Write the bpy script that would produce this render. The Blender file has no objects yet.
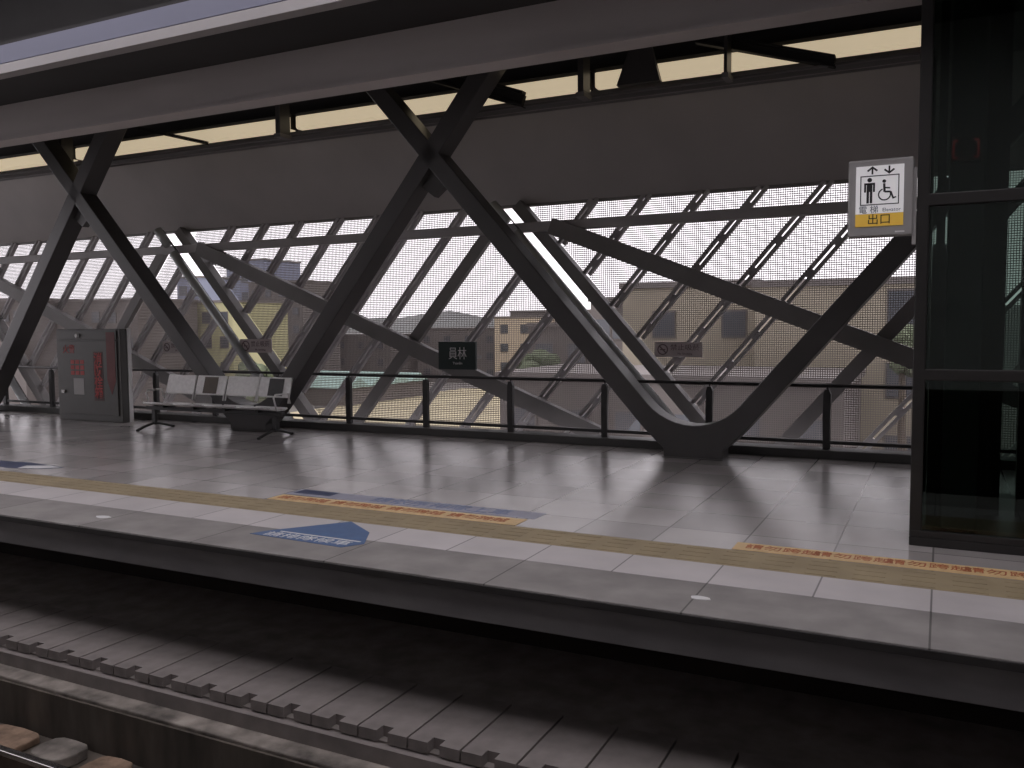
import bpy, bmesh, math, random
from mathutils import Vector, Matrix
random.seed(7)
SC = bpy.context.scene
COL = SC.collection

# ------------------------------------------------------------------ materials
def mat(name, col, rough=0.6, metal=0.0, noise=0.0, nscale=4.0, bump=0.0, spec=0.5, emit=None, es=1.0, stretch=None):
    m = bpy.data.materials.new(name); m.use_nodes = True
    nt = m.node_tree; b = nt.nodes['Principled BSDF']
    b.inputs['Base Color'].default_value = (*col, 1)
    b.inputs['Roughness'].default_value = rough
    b.inputs['Metallic'].default_value = metal
    b.inputs['Specular IOR Level'].default_value = spec
    if emit:
        b.inputs['Emission Color'].default_value = (*emit, 1); b.inputs['Emission Strength'].default_value = es
    if noise or bump:
        tc = nt.nodes.new('ShaderNodeTexCoord'); mp = nt.nodes.new('ShaderNodeMapping')
        if stretch: mp.inputs['Scale'].default_value = stretch
        nz = nt.nodes.new('ShaderNodeTexNoise')
        nz.inputs['Scale'].default_value = nscale; nz.inputs['Detail'].default_value = 6
        nt.links.new(tc.outputs['Object'], mp.inputs['Vector']); nt.links.new(mp.outputs['Vector'], nz.inputs['Vector'])
        if noise:
            r = nt.nodes.new('ShaderNodeValToRGB')
            r.color_ramp.elements[0].position = .3; r.color_ramp.elements[1].position = .7
            r.color_ramp.elements[0].color = (*[max(0, c*(1-noise)) for c in col], 1)
            r.color_ramp.elements[1].color = (*[min(1, c*(1+noise)) for c in col], 1)
            nt.links.new(nz.outputs['Fac'], r.inputs['Fac']); nt.links.new(r.outputs['Color'], b.inputs['Base Color'])
        if bump:
            bp = nt.nodes.new('ShaderNodeBump'); bp.inputs['Strength'].default_value = bump; bp.inputs['Distance'].default_value = .02
            nt.links.new(nz.outputs['Fac'], bp.inputs['Height']); nt.links.new(bp.outputs['Normal'], b.inputs['Normal'])
    return m

def tile_mat(name, col, jit, bw, bh, rough, mortar=(.1, .1, .1), off=0.0, ox=0, oy=0, msize=.006, noise=.25, nscale=1.5, spec=.5):
    """stone slabs laid on a grid: tone differs from slab to slab, thin joints, cloudy grain"""
    m = bpy.data.materials.new(name); m.use_nodes = True
    nt = m.node_tree; b = nt.nodes['Principled BSDF']; N = nt.nodes.new; L = nt.links.new
    tc = N('ShaderNodeTexCoord'); mp = N('ShaderNodeMapping'); mp.inputs['Location'].default_value = (ox, oy, 0)
    br = N('ShaderNodeTexBrick'); br.offset = off; br.squash = 1
    br.inputs['Scale'].default_value = 1; br.inputs['Brick Width'].default_value = bw; br.inputs['Row Height'].default_value = bh
    br.inputs['Mortar Size'].default_value = msize; br.inputs['Mortar Smooth'].default_value = .1; br.inputs['Bias'].default_value = 0
    br.inputs['Color1'].default_value = (*[c*(1-jit) for c in col], 1); br.inputs['Color2'].default_value = (*[c*(1+jit) for c in col], 1)
    br.inputs['Mortar'].default_value = (*mortar, 1)
    L(tc.outputs['Object'], mp.inputs['Vector']); L(mp.outputs['Vector'], br.inputs['Vector'])
    nz = N('ShaderNodeTexNoise'); nz.inputs['Scale'].default_value = nscale; nz.inputs['Detail'].default_value = 8
    L(tc.outputs['Object'], nz.inputs['Vector'])
    r = N('ShaderNodeMapRange'); r.inputs['From Min'].default_value = .3; r.inputs['From Max'].default_value = .7
    r.inputs['To Min'].default_value = 1-noise; r.inputs['To Max'].default_value = 1+noise; L(nz.outputs['Fac'], r.inputs['Value'])
    mx = N('ShaderNodeMix'); mx.data_type = 'RGBA'; mx.blend_type = 'MULTIPLY'; mx.inputs['Factor'].default_value = 1
    L(br.outputs['Color'], mx.inputs['A']); L(r.outputs['Result'], mx.inputs['B']); L(mx.outputs['Result'], b.inputs['Base Color'])
    rr = N('ShaderNodeMapRange'); rr.inputs['To Min'].default_value = rough*.75; rr.inputs['To Max'].default_value = rough*1.3
    L(nz.outputs['Fac'], rr.inputs['Value']); L(rr.outputs['Result'], b.inputs['Roughness'])
    b.inputs['Specular IOR Level'].default_value = spec
    return m

def glass_mat(name, tint, refl=.12, rough=.02):
    m = bpy.data.materials.new(name); m.use_nodes = True
    nt = m.node_tree; nt.nodes.clear(); N = nt.nodes.new; L = nt.links.new
    o = N('ShaderNodeOutputMaterial'); t = N('ShaderNodeBsdfTransparent'); g = N('ShaderNodeBsdfGlossy'); x = N('ShaderNodeMixShader')
    t.inputs['Color'].default_value = (*tint, 1); g.inputs['Roughness'].default_value = rough; x.inputs['Fac'].default_value = refl
    g.inputs['Color'].default_value = (.8, .9, .85, 1)
    L(t.outputs[0], x.inputs[1]); L(g.outputs[0], x.inputs[2]); L(x.outputs[0], o.inputs['Surface'])
    return m

M = dict(
    floor=tile_mat('granite_floor', (.39, .365, .355), .20, .66, .66, .21, (.16, .15, .145), ox=.02, oy=.3, msize=.007, noise=.14, nscale=1.1, spec=.8),
    edge=tile_mat('dark_granite', (.29, .275, .265), .06, 1.32, 2.0, .6, (.12, .115, .11), ox=.02, oy=2.0, noise=.22, nscale=3, spec=.3),
    pale=tile_mat('pale_granite', (.56, .53, .53), .05, .66, 2.0, .45, (.2, .19, .19), ox=.02, oy=1.0, noise=.1, nscale=2, spec=.4),
    fascia=mat('painted_concrete', (.18, .172, .175), .8, noise=.18, nscale=2.0, stretch=(1, 1, 3)),
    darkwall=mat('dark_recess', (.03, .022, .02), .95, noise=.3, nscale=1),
    concrete=mat('concrete', (.25, .225, .21), .9, noise=.25, nscale=5, bump=.3),
    oldconc=mat('weathered_concrete', (.24, .215, .19), .95, noise=.75, nscale=3.5, bump=.6),
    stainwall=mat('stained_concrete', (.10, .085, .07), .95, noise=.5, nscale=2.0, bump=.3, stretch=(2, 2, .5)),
    cover=mat('trough_concrete', (.235, .21, .20), .9, noise=.15, nscale=6),
    rail=mat('rail_steel', (.16, .12, .10), .5, .7, noise=.4, nscale=6),
    railtop=mat('worn_rail_head', (.5, .48, .46), .25, .95),
    rust=mat('rusty_block', (.26, .18, .125), .95, noise=.4, nscale=9, bump=.5),
    steel=mat('dark_steel_paint', (.085, .081, .081), .36, noise=.15, nscale=1.2),
    steel2=mat('grey_steel_paint', (.23, .218, .216), .5, noise=.12, nscale=1.5),
    tube=mat('galvanised_tube', (.5, .52, .52), .35, .25, noise=.1, nscale=2),
    alu=mat('grey_aluminium', (.42, .40, .405), .5, noise=.1, nscale=1.5),  # screen grey with window haze lightened into it, for mullions and head beam
    meshm=mat('mesh_wire', (.21, .18, .17), .5, .1),
    kerb=mat('kerb_steel', (.06, .058, .056), .55, noise=.15, nscale=2),
    railing=mat('railing_paint', (.04, .038, .038), .45, noise=.15, nscale=3),
    soffit=mat('soffit_panel', (.42, .395, .385), .55, noise=.08, nscale=.8),
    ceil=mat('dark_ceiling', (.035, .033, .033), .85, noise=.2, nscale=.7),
    beam=mat('grey_fascia_paint', (.62, .57, .56), .7, noise=.1, nscale=1, stretch=(.4, 1, 2)),
    gutter=mat('bluish_gutter', (.22, .23, .31), .6, noise=.1, nscale=1.2, stretch=(.3, 1, 1)),
    lip=mat('pale_lip', (.42, .40, .40), .6, noise=.08, nscale=1),
    lamp=mat('lamp_diffuser', (.8, .7, .5), .5, emit=(1, .82, .56), es=.42),
    lamphouse=mat('lamp_housing', (.10, .095, .09), .5),
    tactile=mat('tactile_tile', (.34, .275, .17), .75, noise=.12, nscale=3),
    white=mat('white_paint', (.75, .75, .75), .5, noise=.05, nscale=4),
    signgrey=mat('sign_housing', (.36, .35, .345), .5, noise=.05, nscale=5),
    signface=mat('sign_white_face', (.78, .77, .78), .4, emit=(1, .97, 1), es=.22),
    signyel=mat('sign_yellow_face', (.75, .47, .07), .4, emit=(1, .62, .1), es=.14),
    black=mat('black_ink', (.02, .02, .022), .6),
    greyink=mat('grey_ink', (.16, .18, .22), .6),
    green=mat('dark_green_sign', (.012, .03, .027), .45),
    wht=mat('white_ink', (.75, .75, .75), .6),
    brd=mat('grey_notice', (.62, .55, .55), .5, noise=.05, nscale=5),
    noink=mat('notice_ink', (.2, .14, .15), .6),
    chrome=mat('perforated_steel', (.82, .81, .80), .4, .1, noise=.08, nscale=20),
    benchdark=mat('bench_frame', (.05, .05, .05), .4, .6, noise=.1, nscale=5),
    brown=mat('brown_sticker', (.13, .105, .085), .6, noise=.08, nscale=8),
    dgrey=mat('dark_grey_sticker', (.07, .07, .07), .6, noise=.08, nscale=8),
    cab=mat('cabinet_grey', (.052, .05, .046), .45, noise=.12, nscale=2),
    redlet=mat('bright_red_lettering', (.42, .035, .03), .55),
    red=mat('red_paint', (.13, .016, .015), .55, noise=.15, nscale=5),
    redlamp=mat('red_lamp', (.4, .03, .02), .3),
    bluest=mat('blue_floor_vinyl', (.085, .15, .30), .55, noise=.08, nscale=9),
    navy=mat('navy_floor_vinyl', (.04, .055, .12), .55, noise=.1, nscale=9),
    strip_ink=mat('faded_blue_ink', (.17, .22, .36), .5),
    palebl=mat('pale_blue_vinyl', (.33, .335, .41), .5, noise=.1, nscale=5),
    yellow=mat('yellow_vinyl', (.70, .50, .26), .55, noise=.12, nscale=7),
    redink=mat('red_ink', (.40, .10, .04), .6),
    eldark=mat('elevator_steel', (.03, .028, .027), .4, .3, noise=.15, nscale=3),
    elcol=mat('elevator_column', (.12, .15, .16), .5, noise=.1, nscale=2),
    redled=mat('red_led', (.3, .02, .02), .4, emit=(1, .06, .05), es=.25),
    greenled=mat('green_led', (.05, .5, .35), .4, emit=(.1, .9, .6), es=.5),
    glass=glass_mat('tinted_glass', (.30, .36, .33), .04),
    grass=mat('ground_grey', (.16, .15, .14), .95, noise=.3, nscale=.05),
    tan=mat('tan_ground', (.42, .37, .24), .95, noise=.2, nscale=.2),
    teal=mat('teal_roof', (.30, .42, .38), .8, noise=.15, nscale=.3),
    hill=mat('hill_green', (.18, .185, .18), .95, noise=.25, nscale=.05),
    leaf=mat('leaf', (.095, .115, .07), .9, noise=.5, nscale=1.2),
    bark=mat('bark', (.10, .08, .06), .9, noise=.3, nscale=3),
    beige=mat('beige_wall', (.31, .275, .215), .85, noise=.06, nscale=.15),
    beige2=mat('warm_beige_wall', (.44, .37, .28), .85, noise=.06, nscale=.2),
    bgrey=mat('grey_wall', (.135, .12, .112), .85, noise=.08, nscale=.2),
    bblue=mat('bluish_wall', (.215, .23, .30), .8, noise=.06, nscale=.2),
    byel=mat('olive_yellow_wall', (.36, .345, .20), .85, noise=.06, nscale=.2),
    pane=mat('window_pane', (.07, .075, .085), .25),
    roofm=mat('roof_grey', (.15, .135, .128), .8, noise=.12, nscale=.3),
)

# ------------------------------------------------------------------ mesh builder
class MB:
    def __init__(s): s.v = []; s.f = []
    def add(s, vs, fs):
        o = len(s.v); s.v += [tuple(p) for p in vs]; s.f += [tuple(i+o for i in f) for f in fs]; return s
    def hexa(s, p):  # 8 points: bottom 4 ccw, top 4 ccw
        return s.add(p, [(3, 2, 1, 0), (4, 5, 6, 7), (0, 1, 5, 4), (1, 2, 6, 5), (2, 3, 7, 6), (3, 0, 4, 7)])
    def box(s, x0, x1, y0, y1, z0, z1):
        return s.hexa([(x0, y0, z0), (x1, y0, z0), (x1, y1, z0), (x0, y1, z0), (x0, y0, z1), (x1, y0, z1), (x1, y1, z1), (x0, y1, z1)])
    def bar(s, p, q, w, h, side=(0, 1, 0)):  # w across 'side', h across the third axis
        p = Vector(p); q = Vector(q); d = (q-p).normalized(); a = Vector(side); a = (a-d*a.dot(d)).normalized(); b = d.cross(a)
        a *= w/2; b *= h/2
        return s.hexa([p-a-b, p+a-b, p+a+b, p-a+b, q-a-b, q+a-b, q+a+b, q-a+b])
    def tube(s, pts, r, n=12, cap=True):
        pts = [Vector(p) for p in pts]; rings = []
        d0 = (pts[1]-pts[0]).normalized(); a = d0.orthogonal().normalized()
        for i, p in enumerate(pts):
            d = (pts[min(i+1, len(pts)-1)]-pts[max(i-1, 0)]).normalized(); a = (a-d*a.dot(d)).normalized(); b = d.cross(a)
            rr = r[i] if isinstance(r, (list, tuple)) else r
            rings.append([p+a*rr*math.cos(t*2*math.pi/n)+b*rr*math.sin(t*2*math.pi/n) for t in range(n)])
        vs = [v for R in rings for v in R]; fs = []
        for i in range(len(pts)-1):
            for t in range(n):
                u = (t+1) % n; fs.append((i*n+t, i*n+u, (i+1)*n+u, (i+1)*n+t))
        if cap: fs += [tuple(reversed(range(n))), tuple((len(pts)-1)*n+t for t in range(n))]
        return s.add(vs, fs)
    def prism(s, poly, f0, f1):  # poly of 2d points, f0/f1 map (u,v)->3d
        n = len(poly); vs = [f0(*p) for p in poly]+[f1(*p) for p in poly]
        return s.add(vs, [tuple(reversed(range(n))), tuple(range(n, 2*n))]+[(i, (i+1) % n, n+(i+1) % n, n+i) for i in range(n)])
    def strip(s, pairs, f0, f1):  # closed ribbon of (inner, outer) 2d pairs, given thickness
        for (a, b), (c, d) in zip(pairs, pairs[1:]):
            poly = [a, b, d, c]; o = len(s.v)
            s.v += [tuple(f0(*p)) for p in poly]+[tuple(f1(*p)) for p in poly]
            s.f += [(o, o+1, o+2, o+3), (o+7, o+6, o+5, o+4), (o+1, o+5, o+6, o+2), (o+3, o+7, o+4, o)]
        for k, (a, b) in ((0, pairs[0]), (1, pairs[-1])):
            o = len(s.v); s.v += [tuple(f0(*a)), tuple(f0(*b)), tuple(f1(*b)), tuple(f1(*a))]; s.f += [(o, o+1, o+2, o+3)]
        return s
    def build(s, name, m, parent=None, bevel=0, smooth=False, origin=None):
        org = Vector((0, 0, 0))
        if parent is not None: org = Vector(parent['_o'])
        elif origin is not None: org = Vector(origin)
        me = bpy.data.meshes.new(name)
        me.from_pydata([tuple(Vector(p)-org) for p in s.v], [], s.f); me.update()
        bm = bmesh.new(); bm.from_mesh(me)
        bmesh.ops.remove_doubles(bm, verts=bm.verts, dist=1e-5)
        bmesh.ops.recalc_face_normals(bm, faces=bm.faces); bm.to_mesh(me); bm.free()
        if smooth:
            for p in me.polygons: p.use_smooth = True
        o = bpy.data.objects.new(name, me); COL.objects.link(o); me.materials.append(m)
        if bevel:
            b = o.modifiers.new('bevel', 'BEVEL'); b.width = bevel; b.segments = 2; b.limit_method = 'ANGLE'
        if parent is not None: o.parent = parent
        else: o.location = org
        o['_o'] = tuple(org)
        return o

def tag(o, label=None, cat=None, group=None, kind=None):
    if label: o['label'] = label
    if cat: o['category'] = cat
    if group: o['group'] = group
    if kind: o['kind'] = kind
    return o
def thing(name, loc, label, cat, group=None):
    o = bpy.data.objects.new(name, None); COL.objects.link(o); o.location = loc; o.empty_display_size = .2; o['_o'] = tuple(loc)
    return tag(o, label, cat, group)
def struct(o): o['kind'] = 'structure'; return o
def copy_tree(o, dx, label=None):
    c = o.copy(); COL.objects.link(c); c.location = o.location+Vector(dx); c['_o'] = tuple(c.location)
    for ch in list(o.children):
        k = ch.copy(); COL.objects.link(k); k.parent = c
        for g in list(ch.children):
            gg = g.copy(); COL.objects.link(gg); gg.parent = k
    if label: c['label'] = label
    return c

def text(body, size, loc, rot, m, parent, name='lettering', depth=.002, align='CENTER', width=None, bold=0.0):
    cu = bpy.data.curves.new('t', 'FONT'); cu.body = body; cu.size = size; cu.extrude = depth; cu.align_x = align; cu.align_y = 'CENTER'; cu.resolution_u = 2
    cu.offset = bold
    o = bpy.data.objects.new('t', cu); COL.objects.link(o)
    bpy.context.view_layer.update()
    me = bpy.data.meshes.new_from_object(o.evaluated_get(bpy.context.evaluated_depsgraph_get()))
    bpy.data.objects.remove(o); bpy.data.curves.remove(cu)
    if width and len(me.vertices):
        xs = [v.co.x for v in me.vertices]; k = width/max(1e-4, max(xs)-min(xs))
        for v in me.vertices: v.co.x *= k
    mx = Matrix.Translation(Vector(loc)-Vector(parent['_o'])) @ rot.to_4x4()
    me.transform(mx); me.materials.clear(); me.materials.append(m)
    n = bpy.data.objects.new(name, me); COL.objects.link(n); n.parent = parent; n['_o'] = parent['_o']
    return n
FRONT = Matrix.Rotation(math.pi/2, 3, 'X')      # reads along +X, faces the train
FLAT = Matrix.Identity(3)

# ------------------------------------------------------------------ camera and light
CAM = (0, 0, 1.7)
yaw, pitch, roll, fpx = .46221, -.068753, -.007664, 862.9
cy, sy, cp, sp = math.cos(yaw), math.sin(yaw), math.cos(pitch), math.sin(pitch)
fwd = Vector((-sy*cp, cy*cp, sp)); rgt = Vector((cy, sy, 0)); up = rgt.cross(fwd)
cr, sr = math.cos(roll), math.sin(roll)
r2 = rgt*cr+up*sr; u2 = up*cr-rgt*sr
cam = bpy.data.cameras.new('camera'); co = bpy.data.objects.new('camera', cam); COL.objects.link(co)
cam.sensor_width = 36; cam.lens = fpx/1024*36; cam.clip_end = 500; cam.clip_start = .05
co.matrix_world = Matrix(((r2.x, u2.x, -fwd.x, CAM[0]), (r2.y, u2.y, -fwd.y, CAM[1]), (r2.z, u2.z, -fwd.z, CAM[2]), (0, 0, 0, 1)))
SC.camera = co
w = bpy.data.worlds.new('overcast_sky'); SC.world = w; w.use_nodes = True
bg = w.node_tree.nodes['Background']; bg.inputs['Color'].default_value = (.96, .90, .95, 1); bg.inputs['Strength'].default_value = 1.85
SC.view_settings.view_transform = 'Standard'; SC.view_settings.look = 'None'
SC.view_settings.gamma = 1; SC.view_settings.use_curve_mapping = False; SC.view_settings.exposure = .18
try:
    SC.cycles.use_denoising = True; SC.cycles.max_bounces = 8; SC.cycles.transparent_max_bounces = 16
    SC.cycles.caustics_reflective = False; SC.cycles.sample_clamp_indirect = 4
except Exception: pass

GAP0 = 2.2
XL, XR = -30.0, 7.0
YE, YS, YP, YT, YK = 4.9, 5.53, 6.0, 6.45, 11.25       # platform edge, stone band, pale band, tactile band, kerb
YM = 12.5                                             # plane of the mesh screen
PER = 7.35

# ------------------------------------------------------------------ platform
struct(MB().box(XL, XR, YT, YK+.35, -.28, 0).build('floor', M['floor']))
struct(MB().box(XL, XR, YE, YS, -.05, 0).build('trim_1', M['edge'], bevel=.006))
struct(MB().box(XL, XR, YE-.012, YE+.06, -.055, -.012).build('trim_9', M['railing']))
struct(MB().box(XL, XR, YS, YP, -.28, 0).build('trim_2', M['pale']))
mb = MB().box(XL, XR, YP, YT, -.28, -.001)
for row in range(4):       # raised bars of the tactile paving
    y = YP+.06+row*.11
    x = -20.0
    while x < 1.8:
        mb.box(x, x+.2, y-.018, y+.018, -.001, .0015); x += .3
struct(mb.build('trim_3', M['tactile']))
struct(MB().box(XL, XR, YE+.03, YS, -.27, -.05).build('trim_4', M['fascia']))
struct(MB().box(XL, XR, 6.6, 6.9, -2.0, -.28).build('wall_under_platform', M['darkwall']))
struct(MB().box(XL, XR, YK+.35, YM+.2, -.7, -.5).build('gutter_floor', M['fascia']))  # added behind the kerb to stop outside light rising onto the screen beams
struct(MB().box(XL, XR, YK, YK+.35, 0, .11).build('trim_5', M['kerb'], bevel=.01))

# ------------------------------------------------------------------ track side
struct(MB().box(XL, XR, 4.62, 6.6, -1.6, -1.075).build('track_bed', M['concrete']))
struct(MB().box(XL, XR, 4.55, 4.62, -1.2, -1.09).build('trough_wall', M['cover']))
mb = MB().box(XL, XR, 4.39, 4.62, -1.6, -1.2)
struct(mb.build('track_ledge', M['oldconc'], bevel=.01))
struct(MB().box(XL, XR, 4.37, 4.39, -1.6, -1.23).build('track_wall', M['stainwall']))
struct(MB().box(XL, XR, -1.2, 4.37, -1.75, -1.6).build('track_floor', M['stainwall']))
struct(MB().box(XL, XR, -1.6, -1.2, .6, 6.4).build('wall_front', M['white']))  # unseen pale reflector added behind the camera to bounce light onto the roof
struct(MB().box(XL, XR, -1.6, -1.2, -1.75, .6).build('wall_front_base', M['darkwall']))  # unseen dark part added to keep bounce out from under the platform
# trough covers, each with its lifting notch
def cover_mb(x):
    m_ = MB(); a, b = x+.008, x+.392; c = (a+b)/2
    m_.box(a, c-.045, 4.60, 5.35, -1.075, -1.0); m_.box(c+.045, b, 4.60, 5.35, -1.075, -1.0); m_.box(c-.045, c+.045, 4.68, 5.35, -1.075, -1.0)
    return m_
n0 = 'grey concrete trough cover with a lifting notch beside the track'
c0 = cover_mb(-8.68).build('trough_cover', M['cover'], origin=(-8.48, 4.95, -1.075))
tag(c0, 'grey notched concrete trough cover in the row below the platform edge', 'cover', 'trough covers below the platform')
for k in range(1, 21): copy_tree(c0, (k*.4, 0, 0))
r = thing('rail', (-6, 3.85, -1.58), 'dark rusty running rail with worn bright top at bottom left', 'rail')
MB().box(XL, XR, 3.78, 3.92, -1.6, -1.57).box(XL, XR, 3.84, 3.86, -1.57, -1.44).build('rail_body', M['rail'], r)
MB().box(XL, XR, 3.82, 3.88, -1.44, -1.4).build('rail_head', M['railtop'], r, bevel=.006)
for (x0, x1, y0, y1, dz, mt, lab, nm) in [
    (-7.35, -6.98, 3.98, 4.34, .0, 'oldconc', 'pale grey concrete block at the bottom left corner beside the rail', 'concrete_block'),
    (-6.90, -6.32, 3.98, 4.33, .0, 'rust', 'rusty brown block in the left part of the row beside the rail', 'concrete_block'),
    (-6.18, -5.78, 4.02, 4.33, .03, 'oldconc', 'grey broken concrete block between two rusty blocks beside the rail', 'concrete_block'),
    (-5.66, -5.28, 3.98, 4.33, .0, 'rust', 'rusty brown block right of the grey broken block beside the rail', 'concrete_block')]:
    q = MB(); cx, cyy = (x0+x1)/2, (y0+y1)/2
    poly = []
    for i in range(12):
        t = i*math.pi/6; e = 4
        ux = abs(math.cos(t))**(2/e)*math.copysign(1, math.cos(t)); uy = abs(math.sin(t))**(2/e)*math.copysign(1, math.sin(t))
        poly.append((cx+ux*(x1-x0)/2*random.uniform(.9, 1.02), cyy+uy*(y1-y0)/2*random.uniform(.9, 1.02)))
    q.prism(poly, lambda a, b: (a, b, -1.6), lambda a, b: (a, b, -1.54+dz))
    tag(q.build(nm, M[mt], bevel=.012, origin=(cx, cyy, -1.6)), lab, 'block', 'blocks beside the rail')

# ------------------------------------------------------------------ roof
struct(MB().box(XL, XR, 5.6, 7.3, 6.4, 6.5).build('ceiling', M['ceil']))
struct(MB().box(XL, XR, -1.6, GAP0, 6.4, 6.5).build('ceiling_track', M['ceil']))  # unseen sheet over the track, its edge placed to trim the skylight
struct(MB().box(XR, XR+.1, -1.6, YM+.5, -1.7, 6.5).build('wall_right', M['darkwall']))  # unseen blocker added to shut out sky light at the right end
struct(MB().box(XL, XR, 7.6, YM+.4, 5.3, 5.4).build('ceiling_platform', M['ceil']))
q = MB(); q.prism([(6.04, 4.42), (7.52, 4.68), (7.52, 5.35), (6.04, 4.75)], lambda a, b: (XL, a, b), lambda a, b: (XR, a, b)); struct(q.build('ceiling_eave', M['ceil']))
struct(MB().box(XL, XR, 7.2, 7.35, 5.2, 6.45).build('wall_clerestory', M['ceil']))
struct(MB().box(XL, XR, 7.5, 7.7, 4.22, 4.67).box(XL, XR, 7.46, 7.74, 4.20, 4.225).build('trim_6', M['beam']))
struct(MB().box(XL, XR, 6.0, 6.1, 4.515, 4.70).build('trim_7', M['gutter']))
struct(MB().box(XL, XR, 5.985, 6.12, 4.40, 4.50).build('trim_8', M['lip'], bevel=.004))
# soffit: sloped dark panels from the head of the screen up to the lamps
q = MB(); q.prism([(12.45, 3.585), (12.6, 3.585), (12.6, 5.3), (11.75, 5.3), (11.55, 4.86)], lambda a, b: (XL, a, b), lambda a, b: (XR, a, b))
struct(q.build('ceiling_soffit', M['soffit']))

# luminaires
def lamp(x0, x1, lab):
    t = thing('ceiling_light', ((x0+x1)/2, 11.15, 4.86), lab, 'light', 'row of lamps under the platform roof')
    MB().box(x0, x1, 11.13, 11.3, 4.88, 5.12).build('housing', M['lamphouse'], t)
    q = MB(); q.prism([(11.13, 5.07), (11.10, 5.05), (11.10, 4.89), (11.12, 4.865), (11.25, 4.865), (11.25, 4.879), (11.13, 4.879)], lambda a, b: (x0+.01, a, b), lambda a, b: (x1-.01, a, b))
    q.build('diffuser', M['lamp'], t)
    return t
lamp(-19.5, -14.78, 'warm lit strip lamp at the far left end of the lamp row')
lamp(-14.66, -9.5, 'warm lit strip lamp above the bench')
lamp(-9.38, -4.36, 'warm lit strip lamp above the green station sign')
lamp(-4.26, -.12, 'warm lit strip lamp nearest the elevator')
def hanger(x, wd, lab):
    t = thing('lamp_hanger', (x, 10.9, 4.65), lab, 'bracket', 'hangers of the lamp row')
    MB().box(x-wd/2, x+wd/2, 10.70, 10.94, 4.72, 5.3).build('plate', M['steel'], t)
    MB().box(x-wd/2-.02, x+wd/2+.02, 10.68, 10.955, 4.66, 4.72).build('foot', M['steel2'], t)
hanger(-14.55, .1, 'dark steel hanger plate at the left end of the lamp row')
hanger(-9.4, .09, 'dark steel hanger plate in the lamp gap above the bench')
hanger(-4.3, .08, 'dark steel hanger plate in the lamp gap above the middle of the screen')
hanger(-2.42, .04, 'thin dark hanger plate in front of the lamp nearest the elevator')
q = MB(); q.prism([(-3.86, 4.78), (-3.28, 4.78), (-3.42, 5.3), (-3.66, 5.3)], lambda a, b: (a, 10.85, b), lambda a, b: (a, 10.95, b))
tag(q.build('gusset_plate', M['steel'], origin=(-3.55, 10.9, 4.78)), 'dark trapezoid steel gusset plate in front of the lamp nearest the elevator', 'plate')
tray = thing('cable_tray', (-8, 11.0, 4.7), 'dark cable tray with thin rails running below the lamps', 'cable tray')
for yy, zz in ((10.98, 4.70), (11.2, 4.70), (10.98, 4.60)): MB().box(-25, 1.5, yy-.012, yy+.012, zz, zz+.03).build('side_rail', M['steel2'], tray)
MB().box(-25, 1.5, 10.98, 11.2, 4.705, 4.712).build('tray_bed', M['steel'], tray)
for (p, qq, hh, lab) in [((-2.85, 10.98, 5.27), (-1.2, 10.98, 4.747), .14, 'dark diagonal roof brace crossing the lamp nearest the elevator'),
                     ((-6.75, 10.98, 5.35), (-5.25, 10.98, 4.80), .22, 'dark diagonal roof brace crossing the lamps above the middle columns'),
                     ((-12.75, 10.98, 5.2), (-11.2, 10.98, 4.8), .06, 'thin dark diagonal roof brace crossing the lamp above the bench')]:
    q = MB().bar(p, qq, .08, hh*.5, (0, 1, 0))
    for sg_ in (-1, 1): q.bar((p[0], p[1], p[2]+sg_*hh*.4), (qq[0], qq[1], qq[2]+sg_*hh*.4), .12, hh*.2, (0, 1, 0))
    tag(q.build('roof_brace', M['ceil'], origin=p), lab, 'brace', 'roof braces')

# ------------------------------------------------------------------ V columns
def vcol(cx, lab):
    t = thing('v_column', (cx, 10.8, 0), lab, 'column', 'V columns along the platform')
    zc, rr = 1.194, .774
    pairs = []
    def off(z): return .15+.866*z
    top = 5.3
    half = [((0.0, zc-rr), (0.0, 0.0))]
    ang_end = math.atan2(.756, .6547)
    outs = [(.2, 0), (.375, 0), (.375, .12), (.46, .19), (.54, .27), (.64, .37)]
    for i in range(1, 7):
        a = ang_end*i/6; half.append(((rr*math.sin(a), zc-rr*math.cos(a)), outs[i-1]))
    for z in (1.2, 2.5, 4.0, top): half.append(((off(z)-.165, z), (off(z)+.165, z)))
    left = [((-a[0], a[1]), (-b[0], b[1])) for a, b in reversed(half)]
    pairs = left+half[1:]
    f0 = lambda x, z: (cx+x, 10.63-.06*z, z); f1 = lambda x, z: (cx+x, 10.97-.06*z, z)
    MB().strip(pairs, f0, f1).build('v_frame', M['steel'], t, bevel=.012)
    MB().box(cx-.385, cx+.385, 10.6, 11.0, 0, .012).build('base_plate', M['steel'], t, bevel=.005)
    # node plate in the fork where the right arm meets the next column's left arm
    z0, z1 = 3.45, 4.05
    xm = cx+PER/2
    poly = [(xm-.30, z0+.28), (xm, z0+.05), (xm+.30, z0+.28), (xm, 4.15)]
    q = MB(); q.prism(poly, lambda x, z: (x, 10.74-.06*z, z), lambda x, z: (x, 10.86-.06*z, z)); q.build('node_plate', M['steel'], t)
    return t
vcol(-2.77, 'dark steel V column standing right of the middle, nearest the elevator')
vcol(-2.77-PER, 'dark steel V column standing behind the bench')
vcol(-2.77-2*PER, 'dark steel V column at the left edge, left of the red lettered cabinet')

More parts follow.
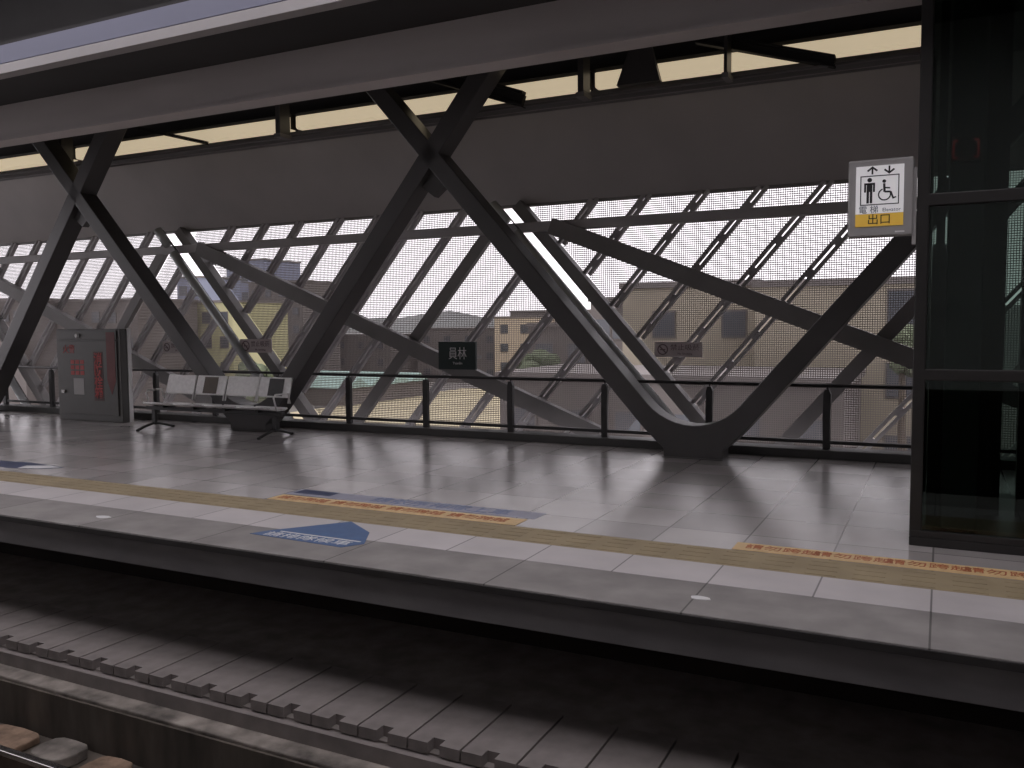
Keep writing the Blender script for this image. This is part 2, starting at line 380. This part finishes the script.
# ------------------------------------------------------------------ guard rail
gr = thing('guard_rail', (-8, 11.42, .11), 'dark steel guard rail on the kerb in front of the mesh screen', 'railing')
MB().tube([(-24, 11.42, .905), (1.6, 11.42, .905)], .022, 10).build('top_rail', M['railing'], gr, smooth=True)
MB().box(-24, 1.6, 11.40, 11.44, .17, .215).build('lower_rail', M['railing'], gr)
for k in range(17):
    x = .21-1.48*k
    q = MB(); q.prism([(-.045, .11), (.045, .11), (.04, .5), (.045, .80), (.02, .86), (-.03, .86), (-.045, .80), (-.05, .5)],
                      lambda a, b: (x+a, 11.385, b), lambda a, b: (x+a, 11.455, b))
    q.tube([(x, 11.42, .85), (x, 11.42, .905)], .012, 8)
    q.build('post', M['railing'], gr, bevel=.004)

# ------------------------------------------------------------------ mesh screen
S = .85
ZB, ZT = -.5, 3.60
SL = .88
def slotR(k): return -2.757+k*PER      # right edge of the slot's beam at z = 0
def slotLft(k): return slotR(k)-.78     # left edge of the slot's tube at z = 0
scr = thing('wall_back', (-8, YM, 0), None, None); struct(scr)
groups = {-1: ([-21.6, -20.78, -19.9, -18.96, -18.16, -17.33, -15.9, -15.2, -14.15, -13.2, -12.3], -16.55),
          0: ([-15.13, -14.32, -13.5, -12.6, -11.77, -10.95, -10.07, -8.17, -7.09, -6.11, -5.2], -9.23),
          1: ([-7.83, -7.0, -6.14, -5.32, -4.47, -3.65, -.91, -.05, .8, 1.65, 2.5], -1.95)}
def clip_line(a, lo, hi):
    """z range in which the mullion x = a + S z lies right of the left slot and left of the right slot"""
    z0, z1 = ZB, ZT
    if lo is not None: z0 = max(z0, (lo-a)/(S+SL))
    if hi is not None: z1 = min(z1, (hi-a)/(S+SL))
    return z0, z1
PW = .031
for g, (mull, med) in groups.items():
    lo = slotR(g-1); hi = slotLft(g) if g < 1 else None
    allm = sorted(mull+[med])
    for a in mull:
        z0, z1 = clip_line(a, lo, hi)
        if z1-z0 < .15: continue
        q = MB()
        for d in (-.052, .052):
            q.bar((a+S*z0+d, YM-.05, z0), (a+S*z1+d, YM-.05, z1), .08, .05)
        n = int((z1-z0)/.42)
        for i in range(n+1):
            z = z0+.12+i*.42
            if z+.1 < z1: q.bar((a+S*z, YM-.05, z), (a+S*(z+.1), YM-.05, z+.1), .07, .06)
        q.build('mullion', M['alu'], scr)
    z0, z1 = clip_line(med, lo, hi)
    q = MB().bar((med+S*z0, YM-.14, z0), (med+S*z1, YM-.14, z1), .10, .19)
    q.build('diagonal_beam', M['steel2'], scr)
    # woven mesh panel of each bay
    edges = [allm[0]-1.0]+allm+[allm[-1]+.9]
    for a, b in zip(edges, edges[1:]):
        ga = .032; a_, b_ = a+ga, b-ga
        q = MB(); hw = .0059
        z = ZB
        while z < ZT:
            x0 = a_+S*z; x1 = b_+S*z
            if lo is not None: x0 = max(x0, lo-SL*z)
            if hi is not None: x1 = min(x1, hi-SL*z)
            x0 = max(x0, -23.0); x1 = min(x1, 2.6)
            if x1-x0 > .01: q.box(x0, x1, YM-.0015, YM+.0015, z-hw, z+hw)
            z += PW
        x = math.ceil((a_+S*ZB)/PW)*PW
        while x < b_+S*ZT:
            z0 = max(ZB, (x-b_)/S); z1 = min(ZT, (x-a_)/S)
            if lo is not None: z0 = max(z0, (lo-x)/SL)
            if hi is not None: z1 = min(z1, (hi-x)/SL)
            if z1-z0 > .02 and -23 < x < 2.6: q.box(x-hw*.8, x+hw*.8, YM+.0015, YM+.0045, z0, z1)
            x += PW
        if q.v: q.build('mesh_panel', M['meshm'], scr)
    # rising-left to falling-right purlin
    xp = -9.75+g*PER
    za, zb2 = 3.2, .02
    xa = xp-(za-2.03)/.391; xb = xp-(zb2-2.03)/.391
    MB().bar((xa, YM-.28, za), (xb, YM-.28, zb2), .14, .25).build('purlin', M['steel2'], scr)
# slots: tube, glass, beam
for k in (-2, -1, 0):
    a = slotR(k)
    zt = 3.58
    MB().bar((a-.12-SL*ZB, YM-.12, ZB), (a-.12-SL*zt, YM-.12, zt), .2, .18).build('slot_beam', M['steel2'], scr)
    c = a-.455
    MB().tube([(c-SL*ZB, YM-.38, ZB), (c-SL*3.12, YM-.38, 3.12)], .085, 16).tube([(c-SL*3.29, YM-.38, 3.29), (c-SL*zt, YM-.38, zt)], .085, 16).build('slot_tube', M['tube'], scr, smooth=True)
    MB().bar((c+.10-SL*ZB, YM-.36, ZB), (c+.10-SL*zt, YM-.36, zt), .05, .012).build('slot_edge', M['steel'], scr)
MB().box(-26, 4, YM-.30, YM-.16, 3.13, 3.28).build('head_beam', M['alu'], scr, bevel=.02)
MB().box(-26, 4, YM-.06, YM+.06, 3.56, 3.66).build('head_trim', M['steel2'], scr)

# signs on the screen
gs = thing('station_sign', (-7.0, 12.12, 1.0), 'dark green station name sign with white characters on the screen', 'sign')
MB().box(-7.34, -6.65, 12.05, 12.11, .985, 1.43).build('sign_board', M['green'], gs, bevel=.006)
text('員林', .21, (-6.98, 12.048, 1.23), FRONT, M['wht'], gs, width=.33)
text('Yuanlin', .06, (-6.98, 12.048, 1.085), FRONT, M['wht'], gs)
MB().box(-7.25, -7.21, 12.11, YM-.08, 1.15, 1.2).build('bracket', M['steel2'], gs)
MB().box(-6.78, -6.74, 12.11, YM-.08, 1.15, 1.2).build('bracket', M['steel2'], gs)
def notice(x0, x1, z0, z1, lab):
    t = thing('notice_board', ((x0+x1)/2, 12.3, z0), lab, 'sign', 'grey notices on the screen')
    MB().box(x0, x1, 12.12, 12.145, z0, z1).build('board', M['brd'], t, bevel=.004)
    h = z1-z0; cx = x0+h*.55; cz = (z0+z1)/2; R = h*.38
    q = MB()
    for i in range(24):
        a0, a1 = i*math.pi/12, (i+1)*math.pi/12
        q.prism([(cx+R*math.cos(a0), cz+R*math.sin(a0)), (cx+R*math.cos(a1), cz+R*math.sin(a1)), (cx+R*.78*math.cos(a1), cz+R*.78*math.sin(a1)), (cx+R*.78*math.cos(a0), cz+R*.78*math.sin(a0))],
                lambda a, b: (a, 12.117, b), lambda a, b: (a, 12.12, b))
    q.bar((cx-R*.6, 12.1185, cz+R*.6), (cx+R*.6, 12.1185, cz-R*.6), .003, R*.24)
    q.box(cx-R*.5, cx+R*.5, 12.1172, 12.12, cz-R*.12, cz+R*.08)
    q.build('symbol', M['noink'], t)
    text('禁止吸菸', h*.45, (x0+h*.95+(x1-x0-h)/2, 12.118, cz+h*.12), FRONT, M['noink'], t, width=(x1-x0-h)*.88)
    text('No Smoking', h*.2, (x0+h*.95+(x1-x0-h)/2, 12.118, cz-h*.28), FRONT, M['noink'], t)
    MB().box((x0+x1)/2-.02, (x0+x1)/2+.02, 12.145, YM-.003, cz-.03, cz+.03).build('bracket', M['steel2'], t)
notice(-3.72, -3.03, 1.22, 1.43, 'grey notice with a prohibition ring left of the tallest right V column arm')
notice(-11.68, -10.93, 1.22, 1.47, 'grey notice with a prohibition ring above the right half of the bench')
notice(-13.70, -12.98, 1.20, 1.42, 'grey notice partly hidden by a column arm above the left end of the bench')

# ------------------------------------------------------------------ bench
bn = thing('waiting_bench', (-10.3, 10.2, 0), 'four seat perforated steel bench in front of the V column', 'bench')
bx0, bw = -11.76, .68
sd = [(-.02, .475), (.06, .445), (.2, .425), (.36, .42), (.42, .445)]
bk = [(.465, .60), (.48, .66), (.51, .76), (.545, .885)]
def sheet(x0, x1, prof, th, yb):
    q = MB(); poly = [(a, b) for a, b in prof]+[(a+th*.6, b-th) for a, b in reversed(prof)]
    n = len(prof)
    for i in range(n-1):
        pq = [prof[i], prof[i+1], (prof[i+1][0]+th*.6, prof[i+1][1]-th), (prof[i][0]+th*.6, prof[i][1]-th)]
        q.prism(pq, lambda a, b: (x0, yb+a, b), lambda a, b: (x1, yb+a, b))
    return q
yb = 9.98
for k in range(4):
    x0 = bx0+k*bw; x1 = x0+bw-.05
    st = sheet(x0, x1, sd, .022, yb).build('seat', M['chrome'], bn)
    MB().tube([(x0+.01, yb-.01, .465), (x1-.01, yb-.01, .465)], .016, 8).build('seat_edge', M['chrome'], st, smooth=True)
    b = sheet(x0, x1, bk, .02, yb).build('backrest', M['chrome'], bn)
    MB().tube([(x0, yb+.44, .5), (x0, yb+.56, .885), (x1, yb+.56, .885), (x1, yb+.44, .5)], .013, 8).build('back_rim', M['chrome'], b, smooth=True)
    if k in (1, 3):
        cxx = (x0+x1)/2
        q = MB(); pr = [(.463, .61), (.478, .66), (.508, .76), (.540, .875)]
        for i in range(3):
            a, c = pr[i], pr[i+1]
            q.prism([(a[0]-.006, a[1]), (c[0]-.006, c[1]), (c[0]-.003, c[1]), (a[0]-.003, a[1])], lambda u, v: (cxx-.15+(.03 if k == 3 else 0), yb+u, v), lambda u, v: (cxx+.15+(.03 if k == 3 else 0), yb+u, v))
        tag(q.build('sticker', M['brown' if k == 1 else 'dgrey'], b), 'brown sticker' if k == 1 else 'dark grey sticker')
    if k < 4:
        MB().bar((x0+.3, yb+.1, .40), (x0+.3, yb+.36, .40), .06, .05, (1, 0, 0)).build('seat_bracket', M['benchdark'], bn)
MB().box(bx0-.15, bx0+4*bw+.05, yb+.17, yb+.25, .33, .39).build('beam', M['benchdark'], bn, bevel=.006)
for x in (bx0+.0, bx0+4*bw-.12):
    lg = MB().bar((x, yb+.21, .08), (x, yb+.21, .34), .07, .05, (1, 0, 0)).build('leg', M['benchdark'], bn)
    MB().tube([(x-.02, 9.86, .02), (x, 10.0, .07), (x, yb+.21, .11), (x, 10.38, .07), (x+.02, 10.55, .02)], .022, 8).build('foot_bar', M['benchdark'], lg, smooth=True)
    MB().tube([(x-.02, 9.86, 0), (x-.02, 9.86, .035)], .03, 10).build('foot_pad', M['benchdark'], lg)
    MB().tube([(x+.02, 10.55, 0), (x+.02, 10.55, .035)], .03, 10).build('foot_pad', M['benchdark'], lg)
for x in (bx0-.03, bx0+4*bw-.015):
    MB().tube([(x, yb+.45, .50), (x, yb+.40, .66), (x, yb+.12, .66), (x, yb+.08, .62), (x, yb+.14, .42)], .014, 8).build('armrest', M['chrome'], bn, smooth=True)
x = bx0+3*bw-.022
MB().tube([(x, yb+.45, .50), (x, yb+.56, .95)], .012, 8).build('divider_post', M['chrome'], bn, smooth=True)

# ------------------------------------------------------------------ fire cabinet
cb = thing('fire_cabinet', (-13.7, 10.72, 0), 'dark grey hydrant cabinet with red lettering left of the bench', 'cabinet')
cx0, cx1, cyf, cyb, ct = -14.76, -13.05, 10.6, 10.83, 1.68
MB().box(cx0, cx1, cyf+.02, cyb, .0, ct).build('body', M['cab'], cb, bevel=.01)
dr = MB().box(cx0+.05, cx1-.08, cyf, cyf+.02, .12, ct-.22).build('door', M['cab'], cb, bevel=.004)
MB().box(cx0+.14, cx0+.22, cyf-.03, cyf, .50, .56).build('handle', M['chrome'], dr, bevel=.006)
MB().box(cx0+.05, cx1-.08, cyf, cyf+.02, ct-.19, ct-.03).build('top_panel', M['cab'], cb, bevel=.004)
MB().box(cx1-.04, cx1+.012, cyb-.07, cyb+.01, 0, ct+.01).build('white_trim', M['white'], cb)
q = MB(); lx, lz = cx0+.62, ct-.12
q.prism([(.035*math.cos(i*math.pi/6), .035*math.sin(i*math.pi/6)) for i in range(12)], lambda a, b: (lx+a, cyf-.04, lz+b), lambda a, b: (lx+1.3*a, cyf, lz+1.3*b))
tag(q.build('lamp', M['white'], cb), 'small white indicator lamp')
q = MB(); q.prism([(.58, 1.62), (.80, 1.62), (.80, .75), (.69, .50), (.58, .75)], lambda a, b: (cx1-.92+a, cyf-.004, b), lambda a, b: (cx1-.92+a, cyf-.001, b))
tag(q.build('red_arrow', M['red'], cb), 'dark red downward arrow')
for i, ch in enumerate('消防栓箱'):
    text(ch, .22, (cx1-.57, cyf-.003, 1.13-i*.205), FRONT, M['redlet'], cb, bold=.004)
MB().box(cx1-.70, cx1-.44, cyf-.0015, cyf, .38, 1.27).build('lettering_panel', mat('dark_red_panel', (.06, .022, .02), .6, noise=.1, nscale=5), cb)
text('火警', .17, (cx0+.36, cyf-.003, 1.30), FRONT, M['redlet'], cb)
q = MB()
for i in range(3):
    for j in range(3): q.box(cx0+.40+i*.13, cx0+.50+i*.13, cyf-.003, cyf, .84+j*.1, .915+j*.1)
q.build('red_marks', M['redlet'], cb)
MB().box(cx0+.46, cx0+.74, cyf-.002, cyf, .48, .78).build('notice', M['signgrey'], cb)

# ------------------------------------------------------------------ floor stickers
def flat(poly, m, name, parent=None, z=.003, origin=None, z0=0):
    q = MB(); q.prism(poly, lambda a, b: (a, b, z0), lambda a, b: (a, b, z)); return q.build(name, m, parent, origin=origin)
fs = thing('floor_sticker', (-4.5, 5.6, 0), 'blue arrow shaped floor sticker with white lettering near the platform edge', 'floor sticker')
flat([(-5.06, 5.30), (-4.10, 5.26), (-4.0, 5.42), (-4.18, 5.74), (-4.56, 6.0), (-4.98, 5.46)], M['bluest'], 'backing', fs)
text('請排隊候車', .13, (-4.52, 5.36, .0035), FLAT, M['wht'], fs, width=.84, depth=.001)
flat([(-4.88, 5.452), (-4.06, 5.442), (-4.06, 5.465), (-4.88, 5.475)], M['wht'], 'white_line', fs, .0042, z0=.003)
fs = thing('floor_sticker', (-10.2, 6.75, 0), 'navy floor sticker with a white patch at the left edge of the platform', 'floor sticker')
flat([(-11.6, 6.86), (-10.2, 6.60), (-9.75, 6.72), (-9.55, 6.9), (-10.3, 6.98)], M['navy'], 'backing', fs)
flat([(-10.05, 6.64), (-9.78, 6.72), (-9.6, 6.88), (-9.85, 6.92), (-10.12, 6.80)], M['wht'], 'white_patch', fs, .0042, z0=.003)
def ystrip(x0, x1, y0, y1, lab, body, n, x_first):
    t = thing('warning_strip', ((x0+x1)/2, (y0+y1)/2, 0), lab, 'floor sticker', 'yellow warning strips beside the tactile paving')
    flat([(x0, y0), (x1, y0), (x1, y1), (x0, y1)], M['yellow'], 'backing', t, .0045)
    for i in range(n): text(body, (y1-y0)*.62, (x_first+i*(x1-x_first)/n+.22, (y0+y1)/2, .005), FLAT, M['redink'], t, depth=.001)
ystrip(-5.93, -3.2, 6.46, 6.70, 'pale orange warning strip with red lettering behind the blue arrow sticker', '請勿跨越', 4, -5.8)
ystrip(-1.38, 1.2, 6.46, 6.68, 'orange yellow warning strip with red lettering in front of the elevator', '請勿跨越', 5, -1.25)
t = thing('blue_strip', (-4.6, 6.9, 0), 'faint blue lettered floor strip behind the pale orange warning strip', 'floor sticker')
flat([(-5.95, 6.75), (-3.15, 6.75), (-3.15, 7.0), (-5.95, 7.0)], M['palebl'], 'backing', t, .002)
text('請依序排隊上車', .22, (-4.2, 6.87, .0025), FLAT, M['strip_ink'], t, width=1.5, depth=.001)
flat([(-5.9, 6.82), (-5.45, 6.82), (-5.45, 7.0), (-5.9, 7.0)], M['navy'], 'navy_patch', t, .0035, z0=.002)
for (x, y, rr, lab) in [(-6.72, 5.22, .085, 'small white mark on the dark edge stone, left of the blue arrow'),
                        (-1.3, 5.21, .07, 'small white mark on the dark edge stone below the right warning strip')]:
    poly = [(x+rr*math.cos(i*math.pi/7)*random.uniform(.8, 1.1), y+rr*.55*math.sin(i*math.pi/7)*random.uniform(.8, 1.1)) for i in range(14)]
    tag(flat(poly, M['wht'], 'paint_mark', origin=(x, y, 0)), lab, 'mark', 'white marks on the edge stone')

# ------------------------------------------------------------------ elevator
ex0, ex1, ey0, ey1, et = -.19, 2.3, 7.14, 9.3, 4.18
el = thing('elevator_shaft', (1.0, 8.2, 0), 'dark glazed elevator shaft at the right edge of the platform', 'elevator')
MB().box(ex0, ex1, ey0, ey1, 0, .07).build('plinth', M['eldark'], el, bevel=.008)
MB().box(ex0+.01, ex1-.01, ey0-.004, ey0+.07, .07, .12).build('bottom_rail', M['eldark'], el, bevel=.006)
for px, py in ((ex0, ey0), (ex0, ey1-.09), (ex1-.09, ey0), (ex1-.09, ey1-.09)):
    MB().box(px, px+.085, py, py+.085, .07, et).build('corner_post', M['eldark'], el, bevel=.008)
MB().box(ex0+.07, ex1-.09, ey0, ey0+.07, 1.26, 1.345).build('middle_rail', M['eldark'], el, bevel=.008)
MB().box(ex0+.07, ex1-.09, ey0, ey0+.07, 2.55, 2.64).build('upper_rail', M['eldark'], el, bevel=.008)
MB().box(ex0, ex0+.06, ey0+.08, ey1-.09, 1.26, 1.345).box(ex0, ex0+.06, ey0+.08, ey1-.09, 2.55, 2.64).build('side_rail', M['eldark'], el)
MB().box(ex0, ex1, ey0, ey1, et, et+.15).build('head_frame', M['eldark'], el)
for z0, z1 in ((.12, 1.26), (1.345, 2.55), (2.64, et)):
    MB().box(ex0+.085, ex1-.09, ey0+.03, ey0+.04, z0, z1).build('glass_panel', M['glass'], el)
    MB().box(ex0+.03, ex0+.04, ey0+.085, ey1-.09, z0, z1).build('glass_panel', M['glass'], el)
MB().box(.02, .27, 7.5, 7.75, .07, et).build('guide_column', M['elcol'], el, bevel=.02)
MB().box(-.085, .03, 7.62, 7.68, .07, 2.30).box(-.06, .0, 7.62, 7.68, 2.30, et).build('guide_rail', M['eldark'], el)
MB().box(.27, .46, 8.2, 8.3, .07, et).box(.58, ex1-.09, 8.2, 8.3, .07, et).build('rear_panel', M['eldark'], el)
q = MB()
for cx, s in ((.045, 1), (.21, -1)):
    q.box(cx-.006, cx+.006, 7.40, 7.41, 2.93, 3.05); q.box(min(cx, cx+s*.03), max(cx, cx+s*.03), 7.40, 7.41, 3.045, 3.06); q.box(min(cx, cx+s*.03), max(cx, cx+s*.03), 7.40, 7.41, 2.92, 2.932)
MB().box(.03, .23, 7.41, 7.5, 2.9, 3.08).build('indicator_box', M['eldark'], el)
tag(q.build('indicator', M['redled'], el), 'dim red bracket shaped indicator')
q = MB(); q.box(.55, 1.4, 8.0, 8.06, 3.93, 4.0); q.build('shaft_lamp', M['lip'], el)

# ------------------------------------------------------------------ elevator sign
sg = thing('elevator_sign', (-.45, 7.15, 2.36), 'grey boxed elevator sign with pictograms and a yellow exit panel', 'sign')
sx0, sx1, sz0, sz1, syf = -.668, -.215, 2.345, 2.92, 7.12
MB().box(sx0, sx1, syf, syf+.12, sz0, sz1).build('housing', M['signgrey'], sg, bevel=.012)
fx0, fx1 = sx0+.055, sx1-.065
MB().box(fx0, fx1, syf-.006, syf, sz0+.17, sz1-.05).build('white_panel', M['signface'], sg)
MB().box(fx0, fx1, syf-.006, syf, sz0+.075, sz0+.168).build('yellow_panel', M['signyel'], sg)
pc = (fx0+fx1)/2; yf = syf-.0065
def pic(q): return lambda a, b: (a, yf-.002, b)
p0 = lambda a, b: (a, yf-.002, b); p1 = lambda a, b: (a, yf+.001, b)
q = MB(); bx, bz, bw2, bh = pc, sz1-.232, .27/2, .11          # picture frame
for a in ((bx-bw2, bx+bw2, bz+bh-.007, bz+bh), (bx-bw2, bx+bw2, bz-bh, bz-bh+.007), (bx-bw2, bx-bw2+.007, bz-bh, bz+bh), (bx+bw2-.007, bx+bw2, bz-bh, bz+bh)):
    q.box(a[0], a[1], yf-.002, yf+.001, a[2], a[3])
q.build('picture_frame', M['black'], sg)
for s, ax in ((1, pc-.052), (-1, pc+.065)):                    # up and down arrows
    q = MB(); z = sz1-.085; q.box(ax-.006, ax+.006, yf-.002, yf+.001, z-.028, z+.028)
    q.prism([(ax-.038, z+s*.002), (ax-.03, z-s*.008), (ax, z+s*.016), (ax+.03, z-s*.008), (ax+.038, z+s*.002), (ax, z+s*.032)], p0, p1)
    q.build('arrow', M['black'], sg)
def disc(q, cx, cz, r_, n=14): q.prism([(cx+r_*math.cos(i*2*math.pi/n), cz+r_*math.sin(i*2*math.pi/n)) for i in range(n)], p0, p1)
q = MB(); mx, mz = pc-.07, bz
disc(q, mx, mz+.078, .0165)
q.box(mx-.02, mx+.02, yf-.002, yf+.001, mz-.01, mz+.055); q.box(mx-.038, mx-.024, yf-.002, yf+.001, mz-.012, mz+.055); q.box(mx+.024, mx+.038, yf-.002, yf+.001, mz-.012, mz+.055)
q.box(mx-.038, mx+.038, yf-.002, yf+.001, mz+.042, mz+.056)
q.box(mx-.02, mx-.003, yf-.002, yf+.001, mz-.095, mz-.01); q.box(mx+.003, mx+.02, yf-.002, yf+.001, mz-.095, mz-.01)
q.build('standing_pictogram', M['black'], sg)
q = MB(); wx, wz, R = pc+.035, bz-.035, .046
for i in range(20):
    a0, a1 = math.radians(110+i*13.5), math.radians(110+(i+1)*13.5)
    q.prism([(wx+R*math.cos(a0), wz+R*math.sin(a0)), (wx+R*math.cos(a1), wz+R*math.sin(a1)), (wx+R*.8*math.cos(a1), wz+R*.8*math.sin(a1)), (wx+R*.8*math.cos(a0), wz+R*.8*math.sin(a0))], p0, p1)
disc(q, wx-.004, wz+.098, .013)
def pl(q, a, b, wd): q.bar((a[0], yf-.0005, a[1]), (b[0], yf-.0005, b[1]), .003, wd)
pl(q, (wx-.004, wz+.082), (wx, wz+.018), .016); pl(q, (wx-.002, wz+.05), (wx+.038, wz+.046), .010); pl(q, (wx, wz+.02), (wx+.042, wz+.018), .013); pl(q, (wx+.042, wz+.02), (wx+.06, wz-.03), .012); pl(q, (wx+.055, wz-.032), (wx+.08, wz-.022), .010)
q.build('wheelchair_pictogram', M['black'], sg)
text('電 梯', .062, (pc-.075, yf-.001, sz0+.196), FRONT, M['greyink'], sg)
text('Elevator', .038, (pc+.085, yf-.001, sz0+.193), FRONT, M['greyink'], sg)
text('出口', .085, (pc+.0, yf-.001, sz0+.121), FRONT, M['black'], sg)
MB().box(sx1-.12, sx1-.055, syf-.003, syf, sz0+.022, sz0+.034).build('maker_label', M['wht'], sg)
MB().box(sx1-.005, sx1+.022, syf+.02, syf+.1, sz0-.07, sz1-.08).build('mounting_bracket', M['signgrey'], sg)
# ------------------------------------------------------------------ outside
struct(MB().box(-200, 120, YM+1.0, 300, -9.2, -9.0).build('ground', M['grass']))
q = MB(); pts = []
for i in range(60):
    x = -190+i*5.2; h = 3.9+.9*math.sin(i*.55)+.5*math.sin(i*1.3+1)+random.uniform(-.2, .2)
    pts.append((x, h))
for (xa, ha), (xb, hb) in zip(pts, pts[1:]):
    q.add([(xa, 170, -9), (xb, 170, -9), (xb, 190, hb), (xa, 190, ha), (xb, 230, -9), (xa, 230, -9)], [(0, 1, 2, 3), (3, 2, 4, 5)])
struct(q.build('hills', M['hill'], smooth=True))

def building(x0, x1, y0, dep, zt, wall, lab, rows=3, cols=4, at=None, roof='roofm', win=(1.3, 1.3), zfirst=None, parapet=.3, zb=-9, group=None):
    t = thing('building', ((x0+x1)/2, y0+dep/2, zb), lab, 'building', group)
    MB().box(x0, x1, y0, y0+dep, zb, zt).build('wall', M[wall], t)
    MB().box(x0-.15, x1+.15, y0-.15, y0+dep+.15, zt, zt+parapet).build('roof', M[roof], t)
    for r_ in range(rows):
        z = (zfirst if zfirst is not None else zt-1.2)-r_*3.1
        for x in (at or [x0+(c+.5)*(x1-x0)/cols for c in range(cols)]):
            wn = MB().box(x-win[0]/2-.08, x+win[0]/2+.08, y0-.06, y0+.02, z-win[1]-.08, z+.08).build('window', M['bgrey'], t)
            MB().box(x-win[0]/2, x+win[0]/2, y0-.08, y0-.05, z-win[1], z).build('pane', M['pane'], wn)
    return t
building(-118.5, -109.5, 120, 10, 13.6, 'bblue', 'tall bluish tower block above the bench, left of the middle', 4, 3, zfirst=11)
building(-108.5, -96.6, 115, 10, 9.2, 'bgrey', 'grey apartment block right of the tall bluish tower', 4, 4)
building(-103.8, -98.9, 95, 8, 9.0, 'bblue', 'narrow bluish block seen left of the bright slot above the bench', 3, 2)
building(-92.5, -78.2, 80, 10, 4.7, 'byel', 'olive yellow building in front of the tall bluish tower', 3, 5)
building(-97, -83, 70, 9, 4.8, 'bgrey', 'long low grey building behind the red lettered cabinet', 2, 5)
building(-104, -97.5, 66, 9, 5.0, 'bgrey', 'grey building at the far left edge behind the screen', 2, 3)
building(-90, -72, 140, 9, .9, 'bgrey', 'low grey building behind the green station sign', 3, 4)
building(-67, -59.5, 128, 8, 2.8, 'beige2', 'small warm beige house right of the green station sign', 3, 2)
building(-69, -50.5, 138, 9, 3.9, 'bgrey', 'grey building behind the small warm beige house', 3, 4)
building(-26.5, -21.6, 56, 8, 1.5, 'bgrey', 'grey house behind the left arm of the column nearest the elevator', 3, 2)
building(-21.4, -18.4, 55, 8, 3.2, 'bgrey', 'narrow grey house left of the big beige building', 3, 2)
building(-14.6, -7.9, 42, 8, 3.45, 'beige', 'big beige building right of the middle, behind the grey notice', 3, at=[-12.43, -8.97], zfirst=2.25, win=(1.05, 1.2))
building(-7.6, .8, 40, 8, 3.3, 'beige', 'big beige building behind the right arm of the nearest column', 3, at=[-1.4], zfirst=3.0, win=(1.3, 1.4))
building(-16.5, -3, 32, 7, -.55, 'bgrey', 'low grey shed in front of the big beige buildings', 2, 6, win=(1.0, .8))
building(-50, -33, 140, 10, -.3, 'bgrey', 'long flat grey building right of the small warm beige house, beyond the tan yard', 2, 6)
building(-128, -92, 134, 10, -.2, 'bgrey', 'long flat grey building far behind the bench', 2, 8)
for (x0, x1, y0, y1, z1, m_, lab) in [(-93, -70, 92, 112, -6.0, 'teal', 'pale teal roofed market hall left of the tan yard')]:
    t = thing('market_hall', ((x0+x1)/2, (y0+y1)/2, -9), lab, 'building')
    MB().box(x0+.5, x1-.5, y0+.5, y1-.5, -9, z1-.6).build('wall', M['bgrey'], t)
    q = MB()
    for i in range(4):
        a = y0+i*(y1-y0)/4; b = a+(y1-y0)/4
        q.prism([(a, z1-.6), (b, z1-.6), ((a+b)/2, z1+.7)], lambda u, v: (x0, u, v), lambda u, v: (x1, u, v))
    q.build('roof', M[m_], t)
struct(MB().box(-72, -20, 62, 127, -9.0, -8.93).build('yard', M['tan']))
def tree(x, y, zt, rad, lab):
    t = thing('tree', (x, y, -9), lab, 'tree', 'trees beyond the screen')
    MB().tube([(x, y, -9), (x+.1, y, (zt-9)/2-1), (x, y, zt-rad)], [.25, .2, .1], 8).build('trunk', M['bark'], t)
    bm = bmesh.new()
    for i in range(16):
        a = random.uniform(0, 6.28); rr = rad*math.sqrt(random.random())*.75; zz = zt-rad*random.uniform(.35, 2.2)
        mm = Matrix.Translation((x+rr*math.cos(a)-x, rr*math.sin(a), zz+9)) @ Matrix.Diagonal((*[rad*random.uniform(.35, .6)]*3, 1))
        bmesh.ops.create_icosphere(bm, subdivisions=2, radius=1, matrix=mm)
    for v in bm.verts: v.co += Vector((random.uniform(-.12, .12), random.uniform(-.12, .12), random.uniform(-.12, .12)))*rad*.6
    me = bpy.data.meshes.new('crown'); bm.to_mesh(me); bm.free(); me.materials.append(M['leaf'])
    o = bpy.data.objects.new('crown', me); COL.objects.link(o); o.parent = t; o['_o'] = t['_o']
tree(-18.5, 40, .45, 1.1, 'green tree left of the column arm nearest the elevator')
tree(-1.35, 36, 1.5, .75, 'green tree beside the elevator frame')
tree(-72, 78, -2.5, 2.6, 'green tree between the market hall and the tan yard')
for o in bpy.data.objects:
    if '_o' in o.keys(): del o['_o']
